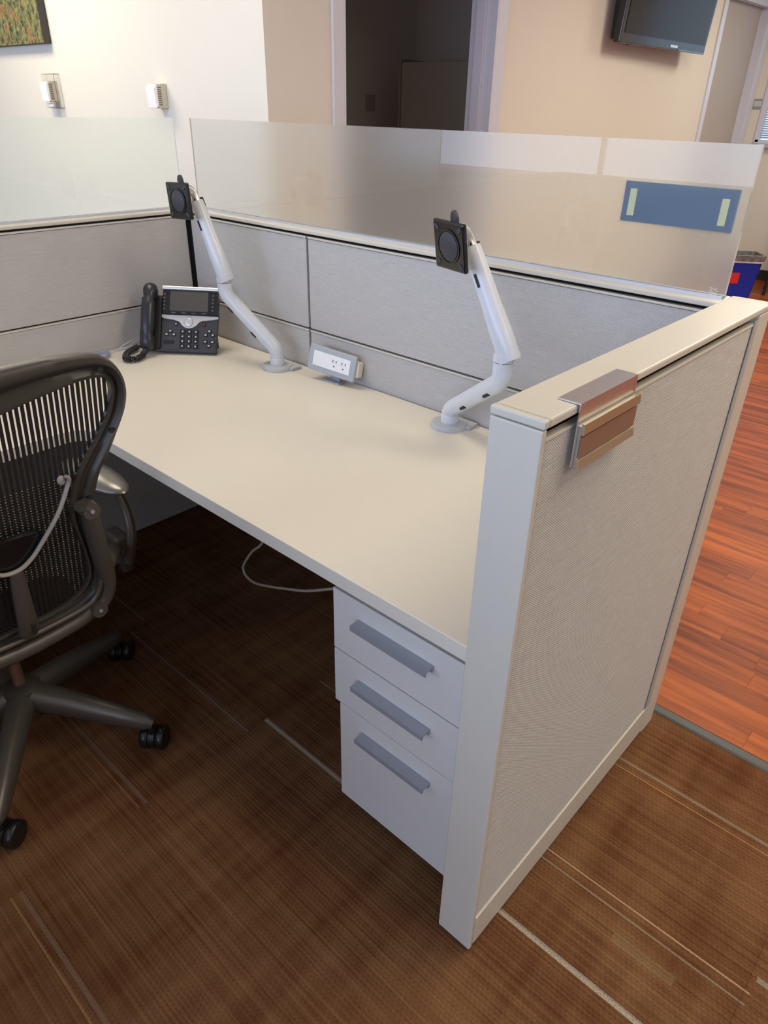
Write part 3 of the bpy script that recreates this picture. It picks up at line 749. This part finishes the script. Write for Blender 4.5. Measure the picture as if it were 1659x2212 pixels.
# beige cable hanging under the desk
cab = [(-.96, .35, .66), (-.985, .35, .50)]+[Vector(p) for p in ((-1.048, .35, .359), (-1.105, .35, .298), (-1.155, .35, .228), (-1.160, .35, .196), (-1.135, .35, .180), (-1.096, .35, .182), (-1.02, .35, .208), (-.949, .35, .237), (-.88, .35, .266), (-.825, .35, .295), (-.749, .35, .340), (-.60, .40, .40), (-.46, .45, .50), (-.445, .5, .66))]
cab[0] = Vector((-.955, .36, .703)); cab[-1] = Vector((-.46, .55, .703)); cab[-2] = Vector((-.47, .5, .50))
cab = [Vector(q) for q in cab]
tag(MB().tube(smoothpath(cab), .0042, 10).build('power_cable', M['beigecable'], loc=(-.955, .36, .70), smooth=60), 'beige cable drooping in a loop beneath the desk beside the drawers', 'cable')

# ================================================================== TASK CHAIR
HX, HY = -1.178, -.345
ch = thing('office_chair', (HX, HY, 0), 'graphite mesh back office chair on casters rolled up to the desk', 'chair')
YCb = -.375
def BK(w, z, off=0): return Vector((-.92+.2*(z-.5)+off, YCb+w, z))
# five star base
a0 = math.atan2(.2, .268)
hubm = MB().lathe([(.046, .095), (.050, .12), (.046, .185), (.030, .196)], Matrix.Translation((HX, HY, 0)), 24).build('base_hub', M['chair'], ch, smooth=40)
for k in range(5):
    a = a0+k*2*math.pi/5; u = Vector((math.cos(a), math.sin(a), 0)); v = Vector((-math.sin(a), math.cos(a), 0)); c = Vector((HX, HY, 0))
    pts = [c+u*.03+Vector((0, 0, .150)), c+u*.12+Vector((0, 0, .138)), c+u*.24+Vector((0, 0, .112)), c+u*.315+Vector((0, 0, .096)), c+u*.335+Vector((0, 0, .090))]
    MB().tube(pts, [.040, .036, .029, .0235, .013], 16, flat=(.86, 1.05)).build('leg', M['chairmetal'], ch, smooth=60)
    # caster: stem, hood and two wheels, swivelled
    sw_ = math.radians((-52, -46, -40, 20, -58)[k]); p = c+u*.326
    q = Vector((math.cos(sw_), math.sin(sw_), 0)); s = Vector((-math.sin(sw_), math.cos(sw_), 0)); ctr = p - q*.010 + Vector((0, 0, .0325))
    wh = MB().tube([p+Vector((0, 0, .045)), p+Vector((0, 0, .092))], .008, 10).build('caster_stem', M['caster'], ch, smooth=40)
    for sgn in (-1, 1):
        aa = ctr+s*sgn*.0205; MB().tube([aa-s*.0120, aa-s*.0085, aa, aa+s*.0085, aa+s*.0120], [.027, .0315, .0325, .0315, .026], 28).build('caster_wheel', M['caster'], ch, smooth=60)
    MB().tube([ctr-s*.0080, ctr+s*.0080], .0295, 24).build('caster_hood', M['caster'], ch, smooth=40)
MB().tube([(HX, HY, .19), (HX, HY, .30)], .0145, 20).build('gas_column', M['column'], ch, smooth=40)
MB().tube([(HX, HY, .29), (HX, HY, .40)], .026, 20).build('column_sleeve', M['chair'], ch, smooth=40)
MB().box(HX-.13, HX+.16, HY-.075, HY+.045, .37, .43).build('tilt_mechanism', M['chair'], ch, bevel=.02)
# seat: frame ring + dark pellicle
sc = Vector((HX-.03, YCb, 0)); ring = []
for k in range(40):
    a = 2*math.pi*k/40; ca, sa = math.cos(a), math.sin(a)
    rx = .225*abs(ca)**.7*(1 if ca > 0 else -1); ry = .215*abs(sa)**.7*(1 if sa > 0 else -1)
    ring.append(sc+Vector((rx-.02, ry, .465 + (-.03*max(0, -ca)**2 if ca < 0 else -.015*ca))))
sf = MB().tube(ring+[ring[0]], .014, 10, cap=False).build('seat_frame', M['chair'], ch, smooth=60)
n = len(ring); mid = sc+Vector((-.02, 0, .450))
MB().add([tuple(p) for p in ring]+[tuple(mid)]+[tuple(p-Vector((0, 0, .006))) for p in ring]+[tuple(mid-Vector((0, 0, .006)))],
         [(i, (i+1) % n, n) for i in range(n)]+[((i+1) % n+n+1, i+n+1, 2*n+1) for i in range(n)]+[(i, i+n+1, (i+1) % n+n+1, (i+1) % n) for i in range(n)]).build('seat', M['meshdark'], ch, smooth=60)
# --- back frame ring: outer/inner outline on the back plane
outr = [(0, 1.103), (.053, 1.104), (.10, 1.105), (.144, 1.104), (.185, 1.100), (.213, 1.094), (.233, 1.082), (.248, 1.065), (.259, 1.043), (.264, 1.015), (.262, .990), (.255, .966), (.239, .930), (.220, .890), (.201, .859), (.188, .820), (.180, .783), (.170, .745), (.168, .713), (.171, .648), (.177, .592), (.173, .555), (.155, .532), (.125, .524), (.08, .521), (.04, .519), (0, .516)]
innr = [(0, 1.018), (.040, 1.026), (.087, 1.036), (.137, 1.045), (.170, 1.050), (.196, 1.051), (.215, 1.049), (.228, 1.043), (.236, 1.029), (.237, 1.012), (.232, .992), (.223, .966), (.197, .924), (.172, .890), (.154, .860), (.143, .833), (.135, .800), (.133, .770), (.138, .735), (.148, .685), (.154, .632), (.150, .600), (.132, .573), (.100, .556), (.07, .549), (.035, .546), (0, .545)]
def resample(P, n):
    L = [0]
    for i in range(len(P)-1): L.append(L[-1]+math.dist(P[i], P[i+1]))
    o = []
    for k in range(n+1):
        s = L[-1]*k/n; i = max(j for j in range(len(L)) if L[j] <= s+1e-9); i = min(i, len(P)-2)
        t = (s-L[i])/(L[i+1]-L[i]); o.append((P[i][0]*(1-t)+P[i+1][0]*t, P[i][1]*(1-t)+P[i+1][1]*t))
    return o
def densify(Pa, Pb, m=3):
    oa, ob = [], []
    pa = smoothpath([(p[0], p[1], 0) for p in Pa], m); pb = smoothpath([(p[0], p[1], 0) for p in Pb], m)
    return [(p.x, p.y) for p in pa], [(p.x, p.y) for p in pb]
oa, ob = densify(outr, innr)
oa = oa+[(-x, z) for x, z in oa[-2:0:-1]]; ob = ob+[(-x, z) for x, z in ob[-2:0:-1]]
prof = [(0, -.012), (0, .004), (.10, .012), (.30, .014), (.42, .010), (.50, -.001), (.60, -.003), (.85, .006), (1.0, .004), (1.0, -.012)]
mb = MB(); N = len(oa)
for i in range(N):
    for t, h in prof:
        w_ = oa[i][0]*(1-t)+ob[i][0]*t; z_ = oa[i][1]*(1-t)+ob[i][1]*t; mb.v.append(tuple(BK(w_, z_, h)))
Kp = len(prof)
for i in range(N):
    j = (i+1) % N
    for k in range(Kp):
        k2 = (k+1) % Kp; mb.f.append([i*Kp+k, j*Kp+k, j*Kp+k2, i*Kp+k2]); mb.mi.append(0)
bf = mb.build('back_frame', M['chair'], ch, smooth=50)
for w_, z_ in ((.032, 1.083), (-.06, 1.083), (.212, 1.068), (.224, .940), (.168, .806)):
    MB().tube([BK(w_, z_, .011), BK(w_, z_, .0165)], .005, 12).build('screw', M['black'], bf, smooth=40)
# --- pellicle: vertical bands between the inner outline
def span(w):
    zs = []
    for i in range(N):
        a, b2 = ob[i], ob[(i+1) % N]
        if (a[0]-w)*(b2[0]-w) < 0:
            t = (w-a[0])/(b2[0]-a[0]); zs.append(a[1]+(b2[1]-a[1])*t)
    return sorted(zs)
mb = MB(); w_ = -.232
while w_ < .234:
    zs = span(w_)
    for i in range(0, len(zs)-1, 2):
        z0, z1 = zs[i]-.004, zs[i+1]+.004
        m_ = max(1, int((z1-z0)/.03)); prev = None
        for k in range(m_):
            za, zb = z0+(z1-z0)*k/m_, z0+(z1-z0)*(k+1)/m_
            bw = .0031
            fn = lambda a, b2, d: BK(a, b2, d)
            mb.prism([(w_-bw, za), (w_+bw, za), (w_+bw, zb), (w_-bw, zb)], fn, -.006, -.004)
    w_ += .0100
# cross threads, fine
z_ = .56
po = mb.build('pellicle_bands', M['meshdark'], ch); po['kind'] = 'stuff'
mb = MB(); z_ = .552
while z_ < .86:
    ws = []
    for i in range(N):
        a, b2 = ob[i], ob[(i+1) % N]
        if (a[1]-z_)*(b2[1]-z_) < 0:
            t = (z_-a[1])/(b2[1]-a[1]); ws.append(a[0]+(b2[0]-a[0])*t)
    if len(ws) >= 2:
        mb.prism([(min(ws), z_), (max(ws), z_), (max(ws), z_+.0045), (min(ws), z_+.0045)], lambda a, b2, d: BK(a, b2, d), -.0075, -.0062)
    z_ += .0062
po = mb.build('pellicle_threads', mat('pellicle_brown', (.06, .05, .04), .4), ch); po['kind'] = 'stuff'
# --- posture bar (V), lumbar pad, lower pad
for s in (1,):
    vb = [(.126, .875), (.131, .868), (.126, .852), (.095, .803), (.050, .742), (.030, .722), (.012, .712), (-.012, .712), (-.030, .722), (-.050, .742), (-.095, .803), (-.126, .852), (-.131, .868), (-.126, .875)]
    pts = smoothpath([BK(a, b2, .018 if abs(a) > .12 else .03) for a, b2 in vb], 4)
    MB().tube(pts, .0046, 10, flat=(1.0, .8)).build('posture_bar', M['strap'], ch, smooth=60)
for s in (-1, 1):
    MB().ell(BK(s*.119, .866, .012), .005, .008, .010).build('bar_clip', M['strap'], ch, smooth=60)
lum = [(-.055, .765), (-.03, .782), (0, .788), (.03, .786), (.058, .780), (.070, .768), (.072, .745), (.058, .722), (.038, .703), (.01, .694), (-.01, .694), (-.038, .703), (-.058, .722), (-.072, .745), (-.068, .760)]
MB().prism(lum, lambda a, b2, d: BK(a, b2, d+.004*math.cos(a*20)), .006, .020).build('lumbar_pad', M['plateblack'], ch, bevel=.006)
low = [(-.118, .600), (-.105, .628), (-.06, .650), (0, .656), (.06, .650), (.105, .628), (.118, .600), (.122, .570), (.100, .552), (0, .546), (-.100, .552), (-.122, .570)]
MB().prism(low, lambda a, b2, d: BK(a, b2, d), -.020, -.009).build('sacral_pad', M['plateblack'], ch, bevel=.005)
# --- central spine: down from the V to the lower beam
MB().tube([BK(.004, .708, .030), BK(.004, .66, .032), BK(.004, .60, .034), BK(.005, .552, .034), BK(.005, .538, .030)], [.013, .016, .0185, .021, .015], 14, flat=(1.0, .6)).build('spine', M['chairmetal'], ch, smooth=60)
MB().obox(Matrix.Translation(BK(.010, .566, .0495)), -.001, .0015, -.0035, .0035, -.013, .013).build('spine_slot', M['black'], ch, bevel=.001)
# --- side yokes and lower beam
def yoke(s):
    pts = [(.150, .800), (.165, .778), (.170, .740), (.176, .69), (.184, .635), (.188, .590), (.184, .555), (.170, .528), (.150, .515)]
    return smoothpath([BK(s*(a-.006), b2, .022) for a, b2 in pts], 4)
for s in (-1, 1):
    yp = yoke(s)
    nn = len(yp)
    MB().tube(yp, [.0160+.005*math.sin(math.pi*min(1, i/nn*1.2)) for i in range(nn)], 14, flat=(1.1, .75)).build('side_link', M['chairmetal'], ch, smooth=60)
    for a, b2 in ((.158, .788), (.152, .520)):
        MB().tube([BK(s*a, b2, .012), BK(s*a, b2, .040)], [.019, .017], 20).build('pivot', M['chairmetal'], ch, smooth=40)
        MB().tube([BK(s*a, b2, .040), BK(s*a, b2, .043)], .0042, 10).build('pivot_screw', M['handle'], ch, smooth=40)
lb = [(-.150, .520), (-.120, .505), (-.07, .497), (0, .492), (.07, .497), (.120, .505), (.150, .520)]
MB().tube(smoothpath([BK(a, b2, .020) for a, b2 in lb], 4), .017, 14, flat=(.8, 1)).build('lower_beam', M['chairmetal'], ch, smooth=60)
lb2 = [(-.168, .60), (-.155, .560), (-.12, .538), (0, .530), (.12, .538), (.155, .560), (.168, .60)]
MB().tube(smoothpath([BK(a, b2, .026) for a, b2 in lb2], 4), .0065, 10).build('trim_tube', M['chairmetal'], ch, smooth=60)
MB().tube([BK(0, .495, .01), (-1.02, YCb, .43), (HX+.1, HY, .40)], [.03, .032, .03], 14, flat=(1.4, .7)).build('spine_arm', M['chair'], ch, smooth=60)
# --- arms
for s, yo in ((1, -.045), (-1, -.705)):
    pc_ = Vector((-1.185, yo, .672))
    MB().ell(pc_, .135, .048, .020, Matrix.Rotation(.05, 4, 'Z')).build('arm_pad', M['armpad'], ch, smooth=60)
    up_ = MB()
    up_.tube(smoothpath([(-1.12, yo+.03, .655), (-1.10, yo+.035, .61), (-1.075, yo+.02, .555), (-1.08, yo+.01, .505), (-1.10, yo+.005, .455)], 5), [.012], 12) if False else None
    pts = smoothpath([(-1.14, yo+.02, .655), (-1.115, yo+.03, .60), (-1.088, yo+.022, .545), (-1.085, yo+.012, .50), (-1.095, yo+.005, .455)], 5)
    up_.tube(pts, [.010+.003*min(1, i/10) for i in range(len(pts))], 12)
    up_.build('arm_post', M['chairmetal'], ch, smooth=60)
    MB().box(-1.16, -1.09, yo-.022, yo+.018, .478, .535).build('arm_bracket', M['chairmetal'], ch, bevel=.008)
    MB().box(-1.13, -1.095, yo-.012, yo+.016, .425, .480).build('arm_clamp', M['chair'], ch, bevel=.006)
    MB().tube([(-1.12, yo-s*.005, .50), (-1.02, yo-s*.075, .53), BK(s*.165, .56, .012)], [.016, .015, .014], 12).build('arm_strut', M['chairmetal'], ch, smooth=60)
    MB().tube([(-1.118, yo, .455), (-1.16, (yo+sc.y+s*.2)/2, .445), (sc.x+.02, sc.y+s*.2, .455)], .013, 12).build('arm_joint', M['chair'], ch, smooth=60)

# ================================================================== WALL ITEMS
def thermostat(cx, cz, label, cover):
    w2, h2 = .036, .051
    t = thing('thermostat', (cx, YA, cz), label, 'thermostat')
    bd = MB().box(cx-w2, cx+w2, YA-.030, YA, cz-h2, cz+h2).build('base', M['thermo'], t, bevel=.003)
    bd2 = MB().box(cx-w2+.001, cx+w2-.001, YA-.052, YA-.030, cz-h2+.001, cz+h2-.004).build('housing', M['thermo'], t, bevel=.002)
    for k in range(9):
        MB().box(cx+w2-.0015, cx+w2+.0002, YA-.049, YA-.032, cz+h2-.018-k*.0088, cz+h2-.0145-k*.0088).build('vent_slot', M['slot'], bd2)
    MB().prism([(cz-h2+.008, YA-.052), (cz-h2+.001, YA-.064), (cz+h2-.022, YA-.070), (cz+h2-.004, YA-.058), (cz+h2-.004, YA-.052)], lambda a, b2, d: (d, b2, a), cx-w2, cx+w2).build('white_cover', M['white'], t, bevel=.002)
    if cover:
        c = MB()
        X0, X1, Z0, Z1 = cx-.075, cx+.078, cz-.082, cz+.085
        c.box(X0, X1, YA-.034, YA-.031, Z0, Z1); c.box(X0, X0+.003, YA-.031, YA, Z0, Z1); c.box(X1-.003, X1, YA-.031, YA, Z0, Z1)
        c.box(X0, X1, YA-.031, YA, Z1-.003, Z1); c.box(X0, X1, YA-.031, YA, Z0, Z0+.003)
        c.build('clear_guard', M['acrylic'], t, bevel=.004)
        MB().box(cx-.02, cx+.03, YA-.05, YA-.034, cz-.078, cz-.058).build('guard_lock', M['white'], t, bevel=.006)
    return t
thermostat(-4.135, 1.512, 'tan and white thermostat behind a clear guard under the picture', True)
thermostat(-3.035, 1.498, 'tan and white thermostat with vent slots and no guard on the cream wall', False)
pt = thing('canvas_picture', (-4.45, YA, 1.73), 'canvas picture of autumn forest trees hung on the cream wall', 'picture')
MB().box(-5.3, -4.07, YA-.045, YA-.006, 1.737, 2.55).build('canvas', M['canvasedge'], pt, bevel=.002)
MB().box(-5.298, -4.072, YA-.0465, YA-.045, 1.739, 2.548).build('print', M['pic'], pt)
MB().box(-5.0, -4.3, YA-.006, YA, 2.3, 2.34).build('hanging_rail', M['slot'], pt)

# television
tv = thing('television', (XB+.05, 4.86, 1.86), 'flat black television mounted on the wall right of the doorway', 'television')
Rt = Matrix.Translation((XB+.135, 4.865, 1.852)) @ Matrix.Rotation(math.radians(-1.5), 4, 'Z') @ Matrix.Rotation(math.radians(4), 4, 'Y')
MB().obox(Rt, -.035, .012, -.655, .655, 0, .76).build('casing', M['tvblack'], tv, bevel=.006)
MB().obox(Rt, .012, .0155, -.61, .62, .055, .72).build('screen', M['tvscreen'], tv)
MB().obox(Rt, .012, .016, .07, .18, .016, .030).build('logo', M['tvlogo'], tv)
MB().obox(Rt, .010, .018, .2, .64, .003, .010).build('trim', mat('tv_trim', (.10, .17, .22), .2), tv)
MB().box(XB+.001, XB+.02, 4.5, 5.2, 1.98, 2.5).box(XB+.02, XB+.10, 4.52, 4.56, 1.86, 2.5).box(XB+.02, XB+.10, 5.1, 5.14, 1.95, 2.5).box(XB+.02, XB+.07, 4.30, 4.34, 1.88, 2.5).build('wall_bracket', M['black'], tv)

# blue bin
bc = Vector((-1.745, 6.47, 0))
bn = thing('waste_bin', bc, 'blue plastic waste bin with grey liner and red label beyond the glass screen', 'bin')
def rr(w, d, r, n=5):
    o = []
    for cx, cy, a0_ in ((w-r, d-r, 0), (-w+r, d-r, 90), (-w+r, -d+r, 180), (w-r, -d+r, 270)):
        for k in range(n+1):
            a = math.radians(a0_+90*k/n); o.append((cx+r*math.cos(a), cy+r*math.sin(a)))
    return o
Rb = Matrix.Translation(bc) @ Matrix.Rotation(math.radians(37), 4, 'Z')
def loft(levels, mb=None, capb=True):
    mb = mb or MB(); b0 = len(mb.v); n = None
    for (w, d, z) in levels:
        P = rr(w, d, .035); n = len(P)
        for x, y in P: mb.v.append(tuple(Rb @ Vector((x, y, z))))
    for i in range(len(levels)-1):
        for k in range(n):
            k2 = (k+1) % n; mb.f.append([b0+i*n+k, b0+i*n+k2, b0+(i+1)*n+k2, b0+(i+1)*n+k]); mb.mi.append(0)
    if capb: mb.f.append([b0+k for k in range(n)][::-1]); mb.mi.append(0)
    return mb
loft([(.140, .10, .002), (.172, .125, .345), (.180, .132, .36), (.168, .12, .36), (.136, .096, .012)]).build('body', M['bin'], bn, smooth=50)
loft([(.179, .132, .315), (.184, .136, .345), (.186, .138, .372), (.160, .112, .374), (.152, .106, .30), (.125, .085, .10), (.12, .08, .03)], capb=False).build('liner', M['bag'], bn, smooth=50)
loft([(.178, .131, .308), (.181, .134, .318), (.179, .132, .324)], capb=False).build('liner_hem', M['bagwhite'], bn, smooth=50)
MB().obox(Rb @ Matrix.Translation((0, -.1125, .17)) @ Matrix.Rotation(.073, 4, 'X'), -.105, -.01, -.004, 0, -.045, .05).build('red_label', M['label'], bn)

# dark chair by the far wall
fc = thing('far_chair', (-1.25, 6.95, 0), 'dark grey upholstered chair against the far wall at the right edge', 'chair')
cx, cy = -1.33, 6.9
MB().box(cx-.22, cx+.25, cy-.25, cy+.22, .42, .49).build('seat', M['disc'], fc, bevel=.03)
MB().box(cx-.22, cx+.25, cy+.2, cy+.26, .50, .88).build('backrest', M['disc'], fc, bevel=.03)
for a in (-.19, .22):
    for b2 in (-.22, .22): MB().tube([(cx+a, cy+b2, 0), (cx+a, cy+b2, .43)], .014, 10).build('leg', M['black'], fc)
for a in (-.19, .22): MB().tube([(cx+a, cy+.23, .45), (cx+a, cy+.23, .55)], .012, 8).build('upright', M['black'], fc)

# tidy helper property
for o in bpy.data.objects:
    if '_o' in o.keys(): del o['_o']
